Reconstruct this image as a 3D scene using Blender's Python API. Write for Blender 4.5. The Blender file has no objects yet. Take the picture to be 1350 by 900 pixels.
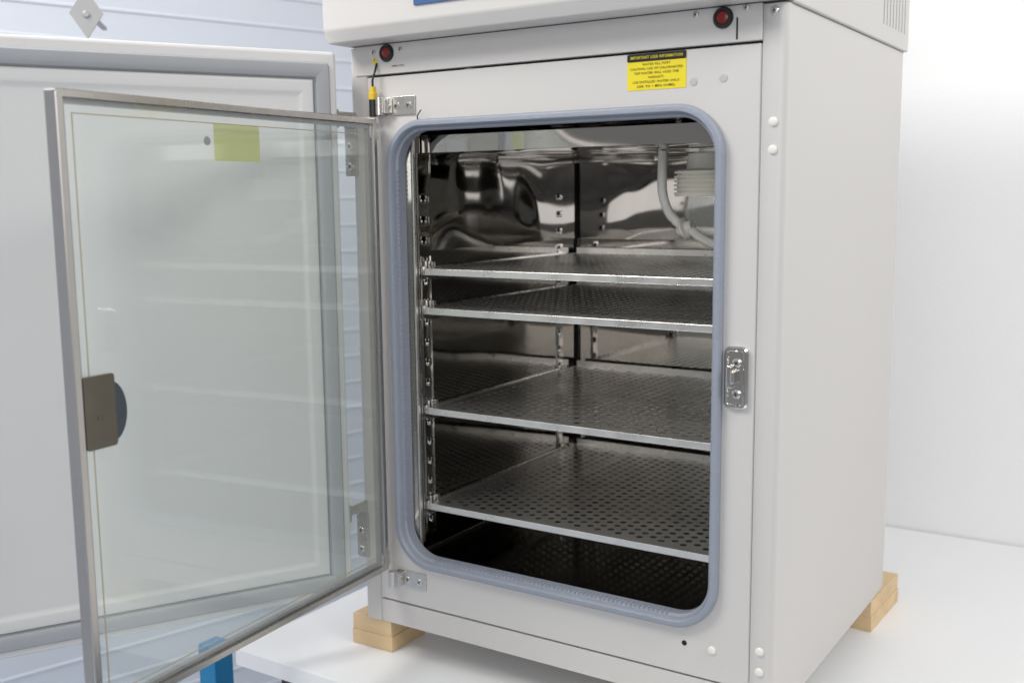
import bpy, bmesh, math, random
from mathutils import Matrix, Vector
random.seed(4)
scene=bpy.context.scene
COL=bpy.context.collection

# ---------------------------------------------------------------- materials
def mat(name,col,rough=.5,metal=0.,bump=None,var=None,spec=.5,rvar=None,coat=0.,stretch=None):
    m=bpy.data.materials.new(name); m.use_nodes=True; nt=m.node_tree; b=nt.nodes['Principled BSDF']
    if len(col)==3: col=(*col,1)
    b.inputs['Base Color'].default_value=col; b.inputs['Roughness'].default_value=rough; b.inputs['Metallic'].default_value=metal
    b.inputs['Specular IOR Level'].default_value=spec; b.inputs['Coat Weight'].default_value=coat
    tc=nt.nodes.new('ShaderNodeTexCoord')
    def noise(scale,detail=2,st=None):
        n=nt.nodes.new('ShaderNodeTexNoise'); n.inputs['Scale'].default_value=scale; n.inputs['Detail'].default_value=detail
        if st:
            mp=nt.nodes.new('ShaderNodeMapping'); mp.inputs['Scale'].default_value=st
            nt.links.new(tc.outputs['Object'],mp.inputs[0]); nt.links.new(mp.outputs[0],n.inputs['Vector'])
        else: nt.links.new(tc.outputs['Object'],n.inputs['Vector'])
        return n
    if var:
        n=noise(var[0],4,stretch); mx=nt.nodes.new('ShaderNodeMix'); mx.data_type='RGBA'
        mx.inputs['A'].default_value=tuple(c*(1-var[1]) for c in col[:3])+(1,); mx.inputs['B'].default_value=tuple(min(1,c*(1+var[1])) for c in col[:3])+(1,)
        nt.links.new(n.outputs['Fac'],mx.inputs['Factor']); nt.links.new(mx.outputs['Result'],b.inputs['Base Color'])
    if rvar:
        n=noise(rvar[0],3,stretch); mr=nt.nodes.new('ShaderNodeMapRange'); mr.inputs['From Min'].default_value=.3; mr.inputs['From Max'].default_value=.7
        mr.inputs['To Min'].default_value=rvar[1]; mr.inputs['To Max'].default_value=rvar[2]
        nt.links.new(n.outputs['Fac'],mr.inputs['Value']); nt.links.new(mr.outputs[0],b.inputs['Roughness'])
    if bump:
        prev=None
        for sc,dist in bump:
            n=noise(sc,0.0,stretch); bp=nt.nodes.new('ShaderNodeBump'); bp.inputs['Strength'].default_value=1; bp.inputs['Distance'].default_value=dist
            nt.links.new(n.outputs['Fac'],bp.inputs['Height'])
            if prev: nt.links.new(prev.outputs[0],bp.inputs['Normal'])
            prev=bp
        nt.links.new(prev.outputs[0],b.inputs['Normal'])
    return m
M={}
M['paint']=mat('warm_grey_powder_coat',(.595,.576,.555),.42,bump=[(900,.00008)],var=(2,.008))
M['paint2']=mat('off_white_powder_coat',(.65,.64,.63),.45,bump=[(900,.0001)],var=(3,.015))
M['inner_white']=mat('inner_white_plastic',(.63,.625,.62),.4,var=(2,.02),bump=[(5,.001)])
M['gasket']=mat('blue_grey_rubber',(.27,.295,.35),.45,var=(30,.06),bump=[(260,.0004)])
M['gasket2']=mat('grey_rubber',(.34,.35,.37),.5,var=(20,.06))
M['mirror']=mat('polished_stainless_steel',(.42,.40,.37),.05,1,bump=[(3.5,.008)],rvar=(9,.02,.07),var=(6,.08))
M['mirror_up']=mat('dented_polished_steel',(.42,.405,.385),.05,1,bump=[(4.5,.026),(11,.004)],rvar=(9,.02,.08),var=(6,.08))
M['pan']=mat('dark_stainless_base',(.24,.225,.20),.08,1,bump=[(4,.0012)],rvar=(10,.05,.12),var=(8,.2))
M['shelf']=mat('brushed_shelf_steel',(.66,.64,.61),.34,.9,rvar=(12,.30,.38),var=(40,.05))
M['shaded_rim']=mat('shaded_hole_rim_steel',(.10,.095,.09),.5,.9)  # shelf steel darkened in colour so the hole walls read as shaded
M['lip']=mat('bright_edge_steel',(.84,.82,.78),.30,.88,rvar=(35,.22,.40),var=(60,.05))
M['steel']=mat('satin_steel',(.66,.64,.61),.28,1,rvar=(40,.2,.35),var=(30,.08))
M['dsteel']=mat('dull_zinc_steel',(.34,.34,.34),.4,.6,var=(30,.08))
M['frame']=mat('brushed_frame_steel',(.54,.51,.48),.28,1,rvar=(30,.24,.32),var=(25,.06),stretch=(1,1,.1))
M['chrome']=mat('chrome',(.74,.72,.69),.12,1)
M['black']=mat('black_plastic',(.012,.012,.012),.35)
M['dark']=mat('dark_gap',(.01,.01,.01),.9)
M['vent']=mat('vent_shadow_grey',(.28,.28,.28),.9)
M['red']=mat('red_lens',(.20,.006,.005),.3,coat=.2)
M['yellow']=mat('yellow_label',(.80,.66,.02),.4,var=(60,.04))
M['sticker']=mat('pale_yellow_green_sticker',(.68,.68,.26),.5,var=(60,.04))
M['yplast']=mat('yellow_plastic',(.75,.50,.02),.35)
M['cap']=mat('white_cap',(.76,.76,.70),.35)
M['capgrey']=mat('grey_cap',(.47,.47,.47),.4)
M['dot']=mat('grey_dot',(.30,.31,.31),.5)
M['blue']=mat('blue_display',(.06,.13,.30),.25)
M['wood']=mat('pine_wood',(.68,.50,.29),.6,var=(30,.25),stretch=(.15,1,1.3),bump=[(60,.0006)])
M['table']=mat('white_laminate',(.86,.86,.86),.45,var=(2,.01))
M['tedge']=mat('dark_table_frame',(.03,.03,.035),.5)
M['wall']=mat('white_wall_paint',(.87,.87,.865),.7,var=(1.2,.01),bump=[(150,.0003)])
M['cladding']=mat('pale_blue_white_cladding',(.68,.72,.79),.4,var=(1.5,.03))
M['floor']=mat('pale_blue_grey_floor',(.58,.63,.70),.4,var=(3,.06))
M['bluesteel']=mat('blue_painted_steel',(.01,.20,.42),.4,var=(20,.08))
M['tan']=mat('tan_sealant',(.42,.34,.24),.5)
M['taupe']=mat('brown_grey_metal_plate',(.15,.132,.10),.35,.6,var=(30,.15))
M['slate']=mat('slate_plastic',(.050,.065,.075),.3)
def lit(name,col):
    m=mat(name,col,.45); b=m.node_tree.nodes['Principled BSDF']; b.inputs['Subsurface Weight'].default_value=0; return m
M['hose']=lit('milky_silicone_hose',(.93,.92,.87))
M['filter']=lit('cream_filter_plastic',(.96,.93,.83))
def glassmat():
    m=bpy.data.materials.new('coated_door_glass'); m.use_nodes=True; nt=m.node_tree; nt.nodes.clear(); N=nt.nodes.new; L=nt.links.new
    o=N('ShaderNodeOutputMaterial'); t=N('ShaderNodeBsdfTransparent'); g=N('ShaderNodeBsdfGlossy'); d=N('ShaderNodeBsdfDiffuse')
    t.inputs[0].default_value=(.984,.993,.987,1); g.inputs['Color'].default_value=(.98,1,.985,1); g.inputs['Roughness'].default_value=.004
    d.inputs[0].default_value=(.93,.955,.93,1)
    lw=N('ShaderNodeLayerWeight'); lw.inputs['Blend'].default_value=.5
    p=N('ShaderNodeMath'); p.operation='POWER'; p.inputs[1].default_value=5; L(lw.outputs['Facing'],p.inputs[0])
    mth=N('ShaderNodeMath'); mth.operation='MULTIPLY_ADD'; mth.inputs[1].default_value=.8; mth.inputs[2].default_value=.022; mth.use_clamp=True; L(p.outputs[0],mth.inputs[0])
    tc=N('ShaderNodeTexCoord'); nz=N('ShaderNodeTexNoise'); nz.inputs['Scale'].default_value=4; nz.inputs['Detail'].default_value=3; L(tc.outputs['Object'],nz.inputs['Vector'])
    mr=N('ShaderNodeMapRange'); mr.inputs['To Min'].default_value=.024; mr.inputs['To Max'].default_value=.038; L(nz.outputs['Fac'],mr.inputs['Value'])
    m1=N('ShaderNodeMixShader'); L(mr.outputs[0],m1.inputs[0]); L(t.outputs[0],m1.inputs[1]); L(d.outputs[0],m1.inputs[2])
    mx=N('ShaderNodeMixShader'); L(mth.outputs[0],mx.inputs[0]); L(m1.outputs[0],mx.inputs[1]); L(g.outputs[0],mx.inputs[2]); L(mx.outputs[0],o.inputs[0])
    return m
M['glass']=glassmat()

# ---------------------------------------------------------------- helpers
def wmat(o):
    if o is None: return Matrix()
    return wmat(o.parent)@o.matrix_parent_inverse@o.matrix_basis if o.parent else o.matrix_basis.copy()
def add(name,me,parent=None,mtx=None,label=None,category=None,**kw):
    o=bpy.data.objects.new(name,me); COL.objects.link(o)
    if parent is not None:
        o.parent=parent; o.matrix_parent_inverse=wmat(parent).inverted()
    if mtx is not None: o.matrix_basis=mtx
    if label: o['label']=label
    if category: o['category']=category
    for k,v in kw.items(): o[k]=v
    return o
def mk(name,verts,faces,mats,idx=None,smooth=True,ang=35,fix=True):
    me=bpy.data.meshes.new(name); me.from_pydata([tuple(v) for v in verts],[],faces)
    for m in (mats if isinstance(mats,list) else [mats]): me.materials.append(M[m])
    if idx: me.polygons.foreach_set('material_index',idx)
    if fix:
        bm=bmesh.new(); bm.from_mesh(me); bmesh.ops.recalc_face_normals(bm,faces=bm.faces); bm.to_mesh(me); bm.free()
    if smooth:
        me.polygons.foreach_set('use_smooth',[True]*len(me.polygons)); me.set_sharp_from_angle(angle=math.radians(ang))
    me.update(); return me
class G:
    def __init__(s): s.v=[];s.f=[];s.i=[]
    def addm(s,vs,fs,mi=0):
        o=len(s.v); s.v+=[tuple(v) for v in vs]; s.f+=[tuple(a+o for a in f) for f in fs]; s.i+=(mi if isinstance(mi,list) else [mi]*len(fs))
    def box(s,x0,x1,y0,y1,z0,z1,bev=0,mi=0,seg=2):
        bm=bmesh.new(); bmesh.ops.create_cube(bm,size=1)
        for v in bm.verts: v.co=Vector(((x0+x1)/2+v.co.x*(x1-x0),(y0+y1)/2+v.co.y*(y1-y0),(z0+z1)/2+v.co.z*(z1-z0)))
        if bev: bmesh.ops.bevel(bm,geom=list(bm.edges),offset=bev,segments=seg,affect='EDGES',profile=.5)
        bm.verts.index_update(); s.addm([v.co for v in bm.verts],[[v.index for v in f.verts] for f in bm.faces],mi); bm.free()
    def loft(s,loops,mi=0,cap0=False,cap1=False,close=False):
        n=len(loops[0]); vs=[p for l in loops for p in l]; fs=[]
        L=len(loops)
        for k in range(L if close else L-1):
            a=k*n; b=((k+1)%L)*n
            for i in range(n): j=(i+1)%n; fs.append((a+i,a+j,b+j,b+i))
        if cap0: fs.append(tuple(range(n))[::-1])
        if cap1: fs.append(tuple((L-1)*n+i for i in range(n)))
        s.addm(vs,fs,mi)
    def cyl(s,c,axis,prof,mi=0,n=24):
        a=Vector(axis).normalized(); t=a.orthogonal().normalized(); b=a.cross(t); c=Vector(c); loops=[]
        for d,r in prof: loops.append([c+a*d+(t*math.cos(2*math.pi*k/n)+b*math.sin(2*math.pi*k/n))*r for k in range(n)])
        s.loft(loops,mi,True,True)
    def tube(s,pts,r,mi=0,n=12):
        pts=[Vector(p) for p in pts]; P=[]
        for i in range(len(pts)-1):
            p0=pts[max(i-1,0)];p1=pts[i];p2=pts[i+1];p3=pts[min(i+2,len(pts)-1)]
            for k in range(6):
                t=k/6; P.append(.5*((2*p1)+(-p0+p2)*t+(2*p0-5*p1+4*p2-p3)*t*t+(-p0+3*p1-3*p2+p3)*t**3))
        P.append(pts[-1]); loops=[]; ref=Vector((.3,.9,.2))
        for i,p in enumerate(P):
            d=(P[min(i+1,len(P)-1)]-P[max(i-1,0)]).normalized(); u=d.cross(ref).normalized(); w=d.cross(u)
            loops.append([p+(u*math.cos(2*math.pi*k/n)+w*math.sin(2*math.pi*k/n))*r for k in range(n)])
        s.loft(loops,mi,True,True)
    def mesh(s,name,mats,**k): return mk(name,s.v,s.f,mats,s.i,**k)
def rr(x0,x1,z0,z1,r,y,n=10,ins=0):
    x0+=ins;x1-=ins;z0+=ins;z1-=ins;r=max(r-ins,.0005); P=[]
    for cx,cz,a0 in ((x1-r,z0+r,-90),(x1-r,z1-r,0),(x0+r,z1-r,90),(x0+r,z0+r,180)):
        for k in range(n+1):
            a=math.radians(a0+90*k/n); P.append((cx+r*math.cos(a),y,cz+r*math.sin(a)))
    return P

# ---------------------------------------------------------------- incubator
INC=add('incubator',None,mtx=Matrix.Translation((.33,.28,0)),label='warm grey laboratory incubator with both doors open on wooden blocks',category='incubator')
def arc(cx,cy,r,a0,a1,n=8): return [(cx+r*math.cos(math.radians(a0+(a1-a0)*k/n)),cy+r*math.sin(math.radians(a0+(a1-a0)*k/n))) for k in range(n+1)]
prof=[(.6325,.014),(.6325,0),(.6515,0)]+arc(.652,.008,.008,-90,0)+[(.66,.009),(.66,.5495)]+arc(.654,.551,.006,0,90,3)+[(.653,.557),(.007,.557)]+arc(.006,.551,.006,90,180,3)+[(0,.550),(0,.007)]+arc(.006,.006,.006,180,270,4)+[(.007,0),(.0295,0),(.0295,.014)]
g=G(); nP=len(prof); vs=[(x,y,z) for z in (0,.8745) for x,y in prof]
g.addm(vs,[(i,i+1,nP+i+1,nP+i) for i in range(nP-1)])
g.addm([(0.01,.02,.004),(.65,.02,.004),(.65,.55,.004),(.01,.55,.004)],[(0,1,2,3)])
g.box(.012,.648,.014,.02,.002,.094,mi=0)
body=add('body_shell',g.mesh('body_shell','paint',fix=False),INC)
sm=body.modifiers.new('s','SOLIDIFY'); sm.thickness=.0015; sm.offset=0
GX0,GX1,GZ0,GZ1,GR=.070,.590,.102,.768,.064
g=G()
g.loft([rr(.0315,.6305,.0385,.8315,.002,.012),rr(.0315,.6305,.0385,.8315,.002,.0012),rr(.0315,.6305,.0385,.8315,.002,0,ins=.0012),rr(GX0,GX1,GZ0,GZ1,GR,0,ins=.010),rr(GX0,GX1,GZ0,GZ1,GR,.02,ins=.010)])
add('front_panel',g.mesh('front_panel','paint'),INC)
g=G(); g.box(.0315,.6305,0.0,.012,.0,.0360,.0012); add('base_strip',g.mesh('base_strip','paint'),INC)
g=G(); g.box(.012,.6315,-.003,.012,.8345,.8765,.0012); add('control_strip',g.mesh('control_strip','paint'),INC)
def yz_extrude(x0,x1,pts,name,m,bev=.003):
    bm=bmesh.new(); a=[bm.verts.new((x0,y,z)) for y,z in pts]; b=[bm.verts.new((x1,y,z)) for y,z in pts]
    n=len(pts); bm.faces.new(a); bm.faces.new(b[::-1])
    for i in range(n): bm.faces.new((a[i],b[i],b[(i+1)%n],a[(i+1)%n]))
    bmesh.ops.recalc_face_normals(bm,faces=bm.faces); bmesh.ops.bevel(bm,geom=list(bm.edges),offset=bev,segments=3,affect='EDGES',profile=.5)
    me=bpy.data.meshes.new(name); bm.to_mesh(me); bm.free(); me.materials.append(M[m]); me.polygons.foreach_set('use_smooth',[True]*len(me.polygons)); me.set_sharp_from_angle(angle=math.radians(30)); return me
hood=add('hood',yz_extrude(-.003,.6655,[(.012,.8775),(-.044,.8775),(-.053,.895),(-.055,1.06),(.562,1.06),(.562,.8755),(.012,.8755)],'hood','paint',.0025),INC)
g=G(); g.box(.164,.352,-.0560,-.05,.9135,.99,.001); add('display_panel',g.mesh('display_panel','blue'),hood)
g=G()
for k in range(8): g.box(.6645,.6658,.405+.018*k,.4080+.018*k,.900,.955)
add('vent',g.mesh('vent','vent'),hood)
g=G(); lp=[(0.001,.002),(0,-.003),(.0005,-.008),(.002,-.0105),(.004,-.0115),(.0090,-.0115),(.0105,-.010),(.0118,-.006),(.0120,-.001),(.0155,.001),(.0158,.012),(.0150,.018)]
g.loft([rr(GX0,GX1,GZ0,GZ1,GR,y,n=14,ins=i) for i,y in lp])
z=GZ0+.07
while z<GZ1-.07:
    g.box(GX0+.0119,GX0+.0162,-.0008,.011,z,z+.0030); z+=.0066
x=GX0+.07
while x<GX1-.07:
    g.box(x,x+.0030,-.0008,.011,GZ0+.0119,GZ0+.0162); x+=.0066
add('door_gasket',g.mesh('door_gasket','gasket'),INC)
g=G(); g.tube([(.128,-.004,.7655),(.131,-.010,.771),(.136,-.012,.776),(.138,-.010,.780)],.0009,n=6); add('gasket_pull_tag',g.mesh('gasket_pull_tag','black'),INC)
# chamber liner
LX0,LX1,LZ0,LZ1,LY0,LY1=.0925,.5755,.108,.756,.020,.515
g=G(); g.loft([rr(GX0,GX1,GZ0,GZ1,GR,.0185,n=10,ins=.0145),rr(LX0,LX1,LZ0,LZ1,.012,.021),rr(LX0,LX1,LZ0,LZ1,.012,.510),rr(LX0,LX1,LZ0,LZ1,.012,.515,ins=.005)],cap1=True)
liner=add('chamber_liner',g.mesh('chamber_liner','mirror',ang=25),INC)
for b in ((LX0+.0006,LX0+.0014,.066,.503,.578,.7235),(LX0+.004,LX1-.004,.5125,.5135,.578,.7235),(LX1-.0014,LX1-.0006,.066,.503,.578,.7235)):
    g=G(); g.box(*b); add('upper_wall_panel',g.mesh('upper_wall_panel','mirror_up',smooth=False),INC)
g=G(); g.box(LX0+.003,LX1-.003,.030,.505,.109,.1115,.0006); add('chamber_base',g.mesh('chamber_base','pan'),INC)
g=G(); g.loft([rr(LX0+.002,LX1-.002,.7245,.7265,.0008,y,n=1) for y in (.05,.28,.505)],cap0=True,cap1=True); g.box(.0945,.5715,.046,.050,.7225,.748,.0006)
g.box(.0945,.5715,.498,.505,.716,.7243,.001)
add('ceiling_plate',g.mesh('ceiling_plate','mirror_up'),INC)
g=G(); g.box(.0927,.0955,.507,.5135,.11,.722); add('corner_gap_strip',g.mesh('corner_gap_strip','dark'),INC)  # dark strip puts the shade of the gap between wall panels into colour
g=G(); g.box(.0928,.0962,.0215,.0265,.125,.745,.0006); add('edge_trim',g.mesh('edge_trim','lip'),INC)
g=G(); g.box(.0928,.0965,.0300,.0330,.13,.722,.0006); add('edge_trim',g.mesh('edge_trim','steel'),INC)
def pil(x,sx,y):
    g=G(); xa,xb=sorted((x,x+sx*.0012)); g.box(xa,xb,y-.011,y+.011,.14,.570,.0003)
    z=.165
    while z<.66:
        a,b=sorted((x+sx*.0015,x+sx*.0018)); g.box(a,b,y-.0035,y+.0035,z-.005,z+.003,mi=1)
        a,b=sorted((x+sx*.001,x+sx*.0055)); g.box(a,b,y-.0035,y+.0035,z-.008,z-.003,.001)
        a,b=sorted((x+sx*.004,x+sx*.0055)); g.box(a,b,y-.0035,y+.0035,z-.005,z+.003,.0006)
        z+=.0308
    add('shelf_support_strip',g.mesh('shelf_support_strip',['chrome','dark']),INC)
for x,sx in ((LX0+.0003,1),(LX1-.0003,-1)):
    for y in (.052,.448): pil(x,sx,y)
SH=[.552,.493,.340,.190]
for z in SH:
    for x,sx in ((LX0+.002,1),(LX1-.002,-1)):
        g=G(); a,b=sorted((x,x+sx*.0022)); g.box(a,b,.036,.47,z-.017,z+.003,.0006)
        a,b=sorted((x,x+sx*.0085)); g.box(a,b,.036,.47,z-.0175,z-.0160,.0004)
        a,b=sorted((x+sx*.001,x+sx*.0085)); g.box(a,b,.040,.046,z-.010,z+.012,.001); g.box(a,b,.056,.062,z-.010,z+.010,.001)
        add('shelf_bracket',g.mesh('shelf_bracket','steel'),INC)
g=G(); pr=[(0,.030),(0,.052),(.004,.054)]
z=.004
for k in range(5): pr+=[(z+.0015,.054),(z+.002,.0495),(z+.0045,.0495),(z+.005,.054)]; z+=.0062
pr+=[(z+.002,.054),(z+.004,.050),(z+.006,.036),(z+.028,.034)]
g.cyl((.452,.285,.655),(0,0,1),pr,n=48)
add('air_filter',g.mesh('air_filter','filter'),INC)
g=G(); g.tube([(.374,.285,.724),(.373,.285,.69),(.374,.285,.660),(.384,.285,.632),(.402,.284,.614),(.420,.282,.606),(.442,.280,.592),(.464,.28,.583),(.50,.28,.578)],.0075)
add('air_hose',g.mesh('air_hose','hose'),INC)
g=G(); g.cyl((.402,.284,.602),(.9,-.1,.35),[(0,.008),(.006,.0105),(.010,.017),(.014,.017),(.016,.0105),(.026,.009)],n=20)
add('hose_connector',g.mesh('hose_connector','hose'),INC)
g=G(); g.cyl((.335,.36,.7245),(0,0,-1),[(0,.007),(.006,.006),(.007,.003),(.012,.003)],n=16); g.box(.324,.346,.359,.361,.712,.720,.0009)
add('wing_nut',g.mesh('wing_nut','chrome'),INC)

g=G(); g.cyl((0,0,0),(0,-1,0),[(0,.0042),(.001,.0042),(.002,.0033),(.0024,.0015)],n=20); g.box(-.0022,.0022,-.0027,-.0022,-.0004,.0004,mi=1); g.box(-.0004,.0004,-.0028,-.0022,-.0022,.0022,mi=1)
SC=g.mesh('screw',['steel','dark'])
g=G(); g.cyl((0,0,0),(0,-1,0),[(0,.0055),(.0012,.0055),(.0024,.0042),(.0028,.002)],n=22); CAP=g.mesh('plug_cap','cap'); 
g=G(); g.cyl((0,0,0),(0,-1,0),[(0,.0050),(.0006,.0050),(.001,.004)],n=22); CAPG=g.mesh('plug_cap','capgrey')
def scr(x,z,y=0,s=1,me=None,name='screw',par=None): add(name,me or SC,par or INC,Matrix.Translation((x,y,z))@Matrix.Rotation(random.uniform(0,1.5) if (me is None) else 0,4,'Y')@Matrix.Scale(s,4))
for x,z in ((.048,.866),(.0975,.8665),(.549,.8705),(.612,.8725)): scr(x,z,-.003,.95)
scr(.6455,.866,-.0008,1.2)
for x,z in ((.6465,.741),(.6465,.709),(.6445,.093),(.6445,.066)): scr(x,z,-.0008,1,CAP,'plug_cap')
scr(.581,.0795,0,1.0,CAP,'plug_cap')
scr(.546,.793,0,1,CAPG,'plug_cap'); scr(.584,.795,0,1,CAPG,'plug_cap')
g=G(); g.cyl((.543,0,.081),(0,-1,0),[(0,.0035),(.0004,.0035)],n=18); add('small_hole',g.mesh('small_hole','dark'),INC)
g=G(); g.box(.6000,.6022,-.0034,-.0028,.8375,.8625,.0002); add('key_slot',g.mesh('key_slot','dark'),INC)
for x in (.073,.584):
    g=G(); g.cyl((x,-.003,.8635),(0,-1,0),[(0,.0125),(.002,.0125),(.0045,.0108),(.0045,.0080),(.003,.0078)],n=36)
    p=add('indicator_lamp',g.mesh('indicator_lamp','black'),INC)
    g=G(); g.cyl((x,-.0058,.8635),(0,-1,0),[(0,.0076),(.0010,.0072),(.0018,.0055),(.002,.002)],n=28); add('lamp_lens',g.mesh('lamp_lens','red'),p)
g=G(); X0,X1,Z0,Z1=.593,.6235,.398,.475
g.loft([rr(X0,X1,Z0,Z1,.008,0),rr(X0,X1,Z0,Z1,.008,-.004),rr(X0,X1,Z0,Z1,.008,-.0065,ins=.0022),rr(X0,X1,Z0,Z1,.008,-.0065,ins=.0045),rr(X0,X1,Z0,Z1,.008,-.0045,ins=.006)],cap1=True)
g.box(.5985,.606,-.014,-.0045,.424,.452,.002); g.box(.6045,.6095,-.016,-.0045,.430,.446,.0018)
lt=add('latch_plate',g.mesh('latch_plate','chrome'),INC)
for z in (.455,.4165): scr(.6095,z,-.0047,1.35,par=lt)
for z0,z1 in ((.775,.802),(.065,.092)):
    g=G(); g.box(.066,.121,-.0025,0,z0,z1,.0012); g.box(.060,.080,-.012,-.0024,z0+.003,z1-.003,.0015)
    g.cyl((.065,-.014,z0+.001),(0,0,1),[(0,.0055),(.025,.0055),(.026,.004)],n=18)
    h=add('door_hinge',g.mesh('door_hinge','steel'),INC)
    for x in (.088,.110): scr(x,(z0+z1)/2,-.0026,1.15,par=h)
for z0,z1 in ((.690,.763),(.100,.172)):
    g=G(); g.box(-.010,.012,-.007,-.0005,z0,z1,.0015); g.box(-.008,.010,-.046,-.0015,z1+.004,z1+.020,.0015); g.box(-.008,.010,-.010,-.0015,z1-.004,z1+.006,.0015); g.cyl((.006,-.044,z1-.004),(0,0,1),[(0,.006),(.026,.006),(.027,.004)],n=18)
    h=add('door_hinge',g.mesh('door_hinge','steel'),INC)
    for z in (z0+.014,z0+.044): scr(.001,z,-.0072,1.25,par=h)
sx_,sy_=.0530,-.013
g=G(); g.cyl((sx_,sy_,.774),(0,0,1),[(0,.004),(.001,.0060),(.024,.0060),(.025,.005)],n=20,mi=0)
g.cyl((sx_,sy_,.7985),(0,0,1),[(0,.0062),(.009,.0062),(.010,.005),(.018,.0042)],n=20,mi=1)
g.tube([(sx_,sy_,.815),(sx_+.0005,sy_,.828),(sx_+.002,sy_+.004,.840),(sx_+.001,sy_+.009,.850)],.0016,mi=0)
add('sensor_plug',g.mesh('sensor_plug',['black','yplast']),INC)
def text_mesh(name,body,size,m,bold=0):
    cu=bpy.data.curves.new(name,'FONT'); cu.body=body; cu.size=size; cu.align_x='CENTER'; cu.align_y='CENTER'; cu.offset=bold; cu.space_character=1.1
    cu.resolution_u=2
    o=bpy.data.objects.new('tmp',cu); COL.objects.link(o); bpy.context.view_layer.update()
    dg=bpy.context.evaluated_depsgraph_get(); me=bpy.data.meshes.new_from_object(o.evaluated_get(dg)); bpy.data.objects.remove(o); me.name=name
    me.materials.clear(); me.materials.append(M[m]); return me
def put_text(name,body,size,m,x,y,z,par,bold=0,fitw=None):
    me=text_mesh(name,body,size,m,bold); sx=1
    if fitw:
        xs=[v.co.x for v in me.vertices]; sx=fitw/(max(xs)-min(xs))
    add(name,me,par,Matrix.Translation((x,y,z))@Matrix.Rotation(math.radians(90),4,'X')@Matrix.Diagonal((sx,1,1,1)))
g=G(); lx0,lx1,lz0,lz1=.457,.5365,.787,.8310
g.loft([rr(lx0,lx1,lz0,lz1,.0025,.0),rr(lx0,lx1,lz0,lz1,.0025,-.0005)],cap1=True)
lab=add('warning_label',g.mesh('warning_label','yellow',smooth=False),INC,label='yellow warning label with black header and small print')
g=G(); g.loft([rr(lx0,lx1,.8215,lz1,.002,-.0005),rr(lx0,lx1,.8215,lz1,.002,-.0009)],cap1=True); add('label_header',g.mesh('label_header','black',smooth=False),lab)
put_text('label_writing','IMPORTANT USER INFORMATION',.0050,'yellow',(lx0+lx1)/2,-.0012,.8262,lab,.00004,.070)
for i,(t,w) in enumerate([('WATER FILL PORT',.038),('CAUTION: USE OF CHLORINATED',.070),('TAP WATER WILL VOID THE',.060),('WARRANTY.',.022),('USE DISTILLED WATER ONLY.',.064),('(50K TO 1 MEG OHMS).',.052)]):
    put_text('label_writing',t,.0041,'black',(lx0+lx1)/2,-.0009,.8178-.0053*i,lab,.00001,w)
put_text('port_writing','SAMPLE PORT',.0036,'black',.093,-.0034,.8445,INC,.00004,.023)
g=G(); g.addm([(.0445,-.0034,.851),(.0555,-.0034,.851),(.050,-.0034,.8605)],[(0,1,2)]); g.addm([(.0497,-.0037,.853),(.0503,-.0037,.853),(.0503,-.0037,.858),(.0497,-.0037,.858)],[(0,1,2,3)],1)
add('warning_triangle',g.mesh('warning_triangle',['yellow','black'],smooth=False),INC)

# ---------------------------------------------------------------- inner glass door
A=math.atan2(-.9973,.0736); DM=Matrix.Translation((.065,-.020,0))@Matrix.Rotation(A,4,'Z')
U,Za,Zb=.5415,.096,.771
g=G(); T0,T1=-.018,0.0; w=.0080
g.loft([rr(0,U,Za,Zb,.003,T1,n=4,ins=.001),rr(0,U,Za,Zb,.003,T1-.001,n=4),rr(0,U,Za,Zb,.003,T0+.001,n=4),rr(0,U,Za,Zb,.003,T0,n=4,ins=.001),rr(0,U,Za,Zb,.003,T0,n=4,ins=w),rr(0,U,Za,Zb,.003,T0+.002,n=4,ins=w+.0005),rr(0,U,Za,Zb,.003,T1-.003,n=4,ins=w+.0005),rr(0,U,Za,Zb,.003,T1,n=4,ins=w)],close=True)
gd=add('glass_door',g.mesh('glass_door','frame'),INC,DM,label='open inner glass door in a thin steel frame')
for ya,yb in ((-.0055,-.0025),(-.0165,-.0135)):
    g=G(); g.box(.006,U-.006,ya,yb,Za+.006,Zb-.006); add('glass_pane',g.mesh('glass_pane','glass',smooth=False),gd,DM)
g=G(); g.loft([rr(0,U,Za,Zb,.004,y,n=3,ins=i) for i,y in ((.009,-.006),(.014,-.006),(.014,-.013),(.009,-.013))],close=True,mi=0)
add('glass_spacer',g.mesh('glass_spacer','dsteel'),gd,DM)
g=G(); g.loft([rr(0,U,Za,Zb,.004,y,n=3,ins=i) for i,y in ((.0225,-.0062),(.0238,-.0062),(.0238,-.0070),(.0225,-.0070))],close=True)
add('heater_wire',g.mesh('heater_wire','tan'),gd,DM)
cx,cz,r=.497,.434,.033
g=G(); lo=[]
for y,s in ((-.0022,1),(-.0004,1),(.0004,.97)): lo.append([(cx-abs(math.cos(math.radians(a)))*r*.62*s,y,cz+math.sin(math.radians(a))*r*s) for a in range(-90,91,6)])
g.loft(lo,cap0=True,cap1=True)
add('latch_handle',g.mesh('latch_handle','slate'),gd,DM)
g=G(); g.loft([rr(.492,.5325,.397,.476,.004,y,n=5,ins=i) for i,y in ((0,-.0020),(0,.0008),(.0006,.0014))],cap0=True,cap1=True)
g.cyl((.514,.0013,.431),(0,1,0),[(0,.003),(.0008,.003),(.0012,.002)],n=16)
add('handle_plate',g.mesh('handle_plate','taupe'),gd,DM)
g=G(); g.addm([(.229,-.0170,.7045),(.309,-.0170,.7045),(.309,-.0170,.7485),(.229,-.0170,.7485)],[(0,1,2,3)]); add('sticker',g.mesh('sticker','sticker',smooth=False),gd,DM,label='pale yellow-green sticker on the glass')
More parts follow.
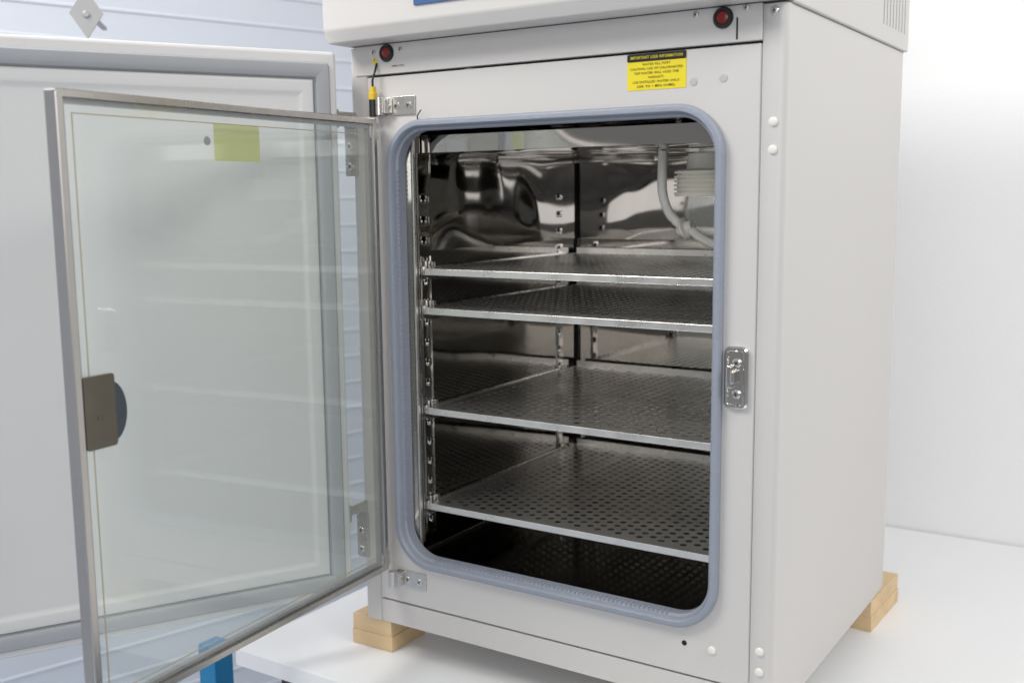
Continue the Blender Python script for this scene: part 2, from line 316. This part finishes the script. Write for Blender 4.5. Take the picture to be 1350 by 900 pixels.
g=G(); g.cyl((.320,-.0168,.7275),(0,-1,0),[(0,.0055),(.0004,.0055)]); add('round_sticker',g.mesh('round_sticker','dot'),gd,DM)
for za in (.742,.100):
    g=G(); g.box(-.010,.010,-.015,-.004,za,za+.023,.002); add('hinge_lug',g.mesh('hinge_lug','steel'),gd,DM)

# ---------------------------------------------------------------- outer door
A2=math.atan2(-.8777,-.4793); OM=Matrix.Translation((.018,-.050,0))@Matrix.Rotation(A2,4,'Z')
g=G(); g.box(0,.63,-.058,0,.060,.865,.006,seg=3)
od=add('outer_door',g.mesh('outer_door','paint2'),INC,OM,label='open solid outer door with white inner face')
g=G(); g.loft([rr(0,.63,.060,.861,.02,y,n=6,ins=i) for i,y in ((.012,.0),(.012,.004),(.015,.008),(.027,.009),(.033,.006),(.036,.0))])
add('door_gasket',g.mesh('door_gasket','gasket2'),od,OM,label='grey rubber seal around the outer door')
g=G(); g.loft([rr(0,.63,.060,.861,.03,y,n=8,ins=i) for i,y in ((.038,0),(.038,.004),(.040,.0050),(.052,.0050),(.055,.0042),(.058,.0025),(.062,.002))],cap1=True)
add('inner_panel',g.mesh('inner_panel','inner_white'),od,OM)

# ---------------------------------------------------------------- shelves (holes staggered column by column)
def shelf_mesh():
    g=G(); x0,x1,y0,y1=.1015,.5645,.039,.498; p=.0190; q=.0162; r=.0052; th=.0010
    bx0,bx1,by0,by1=x0+.010,x1-.010,y0+.012,y1-.010
    nc=int((bx1-bx0)/q); q=(bx1-bx0)/nc; nr=int((by1-by0)/p); p=(by1-by0)/nr
    V=[];F=[];MI=[]
    def quad(a,b,c,d,z): 
        o=len(V); V.extend([(a,c,z),(b,c,z),(b,d,z),(a,d,z)]); F.append((o,o+1,o+2,o+3)); MI.append(0)
    cosn=[(math.cos(math.pi/4*k),math.sin(math.pi/4*k)) for k in range(8)]
    sq=[(1,0),(1,1),(0,1),(-1,1),(-1,0),(-1,-1),(0,-1),(1,-1)]
    for j in range(nc):
        xa=bx0+j*q; off=(j%2)*p/2; n=nr-(j%2)
        if j%2:
            for z in (0,-th): quad(xa,xa+q,by0,by0+p/2,z); quad(xa,xa+q,by1-p/2,by1,z)
        for i in range(n):
            cy=by0+off+(i+.5)*p; cx=xa+q/2; o=len(V)
            for z in (0,-th):
                V.extend([(cx+sx*q/2,cy+sy*p/2,z) for sx,sy in sq]); V.extend([(cx+c*r,cy+s*r,z) for c,s in cosn])
            for k in range(8):
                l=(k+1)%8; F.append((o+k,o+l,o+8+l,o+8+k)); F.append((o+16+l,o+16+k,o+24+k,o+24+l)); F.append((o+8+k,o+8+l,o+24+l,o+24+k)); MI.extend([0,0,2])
    for z in (0,-th): quad(x0,x1,y0,by0,z); quad(x0,x1,by1,y1,z); quad(x0,bx0,by0,by1,z); quad(bx1,x1,by0,by1,z)
    g.addm(V,F,MI)
    g.box(x0,x1,y0-.0012,y0+.0006,-.0090,.0004,.0006,mi=1); g.box(x0,x1,y0-.0010,y0+.009,-.0095,-.0085,.0004,mi=1)
    g.box(x0,x1,y1,y1+.0012,-.0095,.010,mi=1); g.box(x0-.001,x0+.0004,y0,y1,-.0095,.0003,mi=1); g.box(x1-.0004,x1+.001,y0,y1,-.0095,.0003,mi=1)
    return g.mesh('shelf',['shelf','lip','shaded_rim'],smooth=False,fix=False)
SM=shelf_mesh()
for z in SH: add('shelf',SM,None,Matrix.Translation((0,0,z)),label='perforated stainless steel shelf inside the incubator chamber',category='shelf',group='shelves inside the incubator chamber')

# ---------------------------------------------------------------- blocks, table, walls
def block(x,y,a,lx,ly,lab):
    g=G(); h=.0495; g.box(-lx/2,lx/2,-ly/2,ly/2,0,h*.49,.001); g.box(-lx/2+.001,lx/2-.0015,-ly/2+.001,ly/2,h*.49,h,.001)
    add('wooden_block',g.mesh('wooden_block','wood'),None,Matrix.Translation((x,y,-.05))@Matrix.Rotation(a,4,'Z'),label=lab,category='wooden block',group='wooden blocks under the incubator')
block(.008,.044,.02,.080,.088,'pale pine block under the front corner of the incubator')
block(.628,.552,-.03,.078,.160,'pale pine block sticking out behind the rear corner')
block(.62,.044,.0,.078,.088,'pale pine block under the front corner of the incubator')
block(.03,.552,.0,.078,.160,'pale pine block sticking out behind the rear corner')
TB=add('table',None,mtx=Matrix.Translation((.9,.45,-.9)),label='white laminate table carrying the incubator',category='table')
g=G(); g.box(-.176,2.6,-.118,1.052,-.078,-.0502,.002); add('table_top',g.mesh('table_top','table'),TB)
g=G(); g.box(-.11,2.5,-.085,-.05,-.14,-.0785,.002); g.box(-.11,2.5,.95,.99,-.14,-.0785,.002); add('table_frame',g.mesh('table_frame','tedge'),TB)
for x,y in ((-.10,-.05),(-.10,.92),(2.4,-.05),(2.4,.92)):
    g=G(); g.box(x,x+.045,y,y+.045,-.90,-.0785,.003); add('leg',g.mesh('leg','tedge'),TB)
g=G(); g.box(.15,2.9,1.056,1.09,-.9,2.2,.002); add('backdrop_wall',g.mesh('backdrop_wall','wall'),None,label='plain white wall behind the table',category='wall')
g=G(); g.box(-8,8,-6,8,-.95,-.9); add('floor',g.mesh('floor','floor'),None,kind='structure')
d=Vector((.29,.956,0)).normalized(); CM=Matrix.Translation((-.98,.50,0))@Matrix.Rotation(math.atan2(d.y,d.x),4,'Z')
V=[];F=[]; z=-.9; pts=[]
while z<2.2:
    pts+=[(0,z),(0,z+.060),(-.003,z+.063),(-.003,z+.067),(0,z+.070)]; z+=.071
for x in (-5,4): V+=[(x,y,zz) for y,zz in pts]
n=len(pts); F=[(i,i+1,n+i+1,n+i) for i in range(n-1)]
add('cladding_wall',mk('cladding_wall',V,F,'cladding',smooth=False),None,CM,label='pale blue-white ribbed cladding wall behind the incubator',category='wall')
g=G(); g.box(-.287,-.247,-.10,-.06,-.9,-.075,.003); g.box(-.295,-.240,-.108,-.052,-.9,-.892,.002)
add('steel_post',g.mesh('steel_post','bluesteel'),None,label='blue painted steel post beside the white table',category='post')
dirv=Vector((.83871*-.4028+.06615*-.31-.54055,.54448*-.4028-.12115*-.31+.82998,-.01058*-.4028+.99043*.31-.13762))
pc=Vector((1.0725,-1.2163,.6606))+dirv*1.9
g=G(); s=.036; g.loft([[(-s*.8,y,0),(0,y,-s*1.25),(s*.8,y,0),(0,y,s*1.25)] for y in (-.002,.002)],cap0=True,cap1=True); g.cyl((0,-.002,-.002),(0,-1,0),[(0,.006),(.003,.006),(.004,.004)]); g.box(-.004,.004,.002,.2,.0,.006)
add('diamond_bracket',g.mesh('diamond_bracket','dsteel'),None,Matrix.Translation(pc)@Matrix.Rotation(math.radians(45),4,'Z'),label='grey metal diamond shaped bracket standing off the cladding wall',category='bracket')
for o in list(COL.objects):
    if o.type=='MESH' and not o.name.startswith(('shelf','glass_pane','label_','port_')) and any(p.use_smooth for p in o.data.polygons):
        m_=o.modifiers.new('wn','WEIGHTED_NORMAL'); m_.keep_sharp=True; m_.mode='FACE_AREA'

# ---------------------------------------------------------------- camera
cd=bpy.data.cameras.new('camera'); cam=bpy.data.objects.new('camera',cd); COL.objects.link(cam)
R=[[0.83871,0.06615,-0.54055],[0.54448,-0.12115,0.82998],[-0.01058,-0.99043,-0.13762]]; Cc=(1.0725,-1.2163,.6606)
cam.matrix_world=Matrix([[R[i][0],-R[i][1],-R[i][2],Cc[i]] for i in range(3)]+[[0,0,0,1]])
cd.sensor_width=36; cd.lens=1393.1/1350*36; cd.clip_end=100; cd.clip_start=.02
cd.dof.use_dof=True; cd.dof.focus_distance=1.42; cd.dof.aperture_fstop=4.0
scene.camera=cam
# ---------------------------------------------------------------- light
w=bpy.data.worlds.new('World'); scene.world=w; w.use_nodes=True; nt=w.node_tree; bg=nt.nodes['Background']
tc=nt.nodes.new('ShaderNodeTexCoord'); sp=nt.nodes.new('ShaderNodeSeparateXYZ'); cr=nt.nodes.new('ShaderNodeValToRGB'); mr=nt.nodes.new('ShaderNodeMapRange')
mr.inputs['From Min'].default_value=-1; nt.links.new(tc.outputs['Generated'],sp.inputs[0]); nt.links.new(sp.outputs['Z'],mr.inputs['Value']); nt.links.new(mr.outputs[0],cr.inputs[0])
e=cr.color_ramp.elements; e[0].position=.3; e[0].color=(.17,.17,.175,1); e[1].position=.8; e[1].color=(.64,.65,.68,1); x=e.new(.5); x.color=(.38,.38,.38,1)
nt.links.new(cr.outputs[0],bg.inputs[0]); bg.inputs[1].default_value=.70
def area(name,loc,tgt,sx,sy,p,col=(1,1,1)):
    l=bpy.data.lights.new(name,'AREA'); l.shape='RECTANGLE'; l.size=sx; l.size_y=sy; l.energy=p; l.color=col
    o=bpy.data.objects.new(name,l); COL.objects.link(o); o.location=loc; o.rotation_euler=(Vector(tgt)-Vector(loc)).to_track_quat('-Z','Y').to_euler(); return o
area('overhead_lamp_or_fill',(-.6,-1.3,2.1),(.3,.2,.3),1.0,.7,37,(1,.98,.95))
area('overhead_lamp_or_fill',(2.4,-.4,2.2),(1.1,.8,.1),1.2,.8,33,(1,.985,.96))  # added fill from the right to brighten the back wall
area('overhead_lamp_or_fill',(-1.2,.0,2.5),(-.9,.2,0),1.2,1.2,8,(.93,.97,1))  # added fill over the left side, not a known lamp
area('added_front_fill',(1.9,-4.2,1.4),(.3,.2,.4),3.4,1.6,44,(.98,.98,1))  # added fill behind the camera for front brightness and chamber reflections
scene.view_settings.view_transform='Standard'; scene.view_settings.look='None'; scene.view_settings.exposure=0
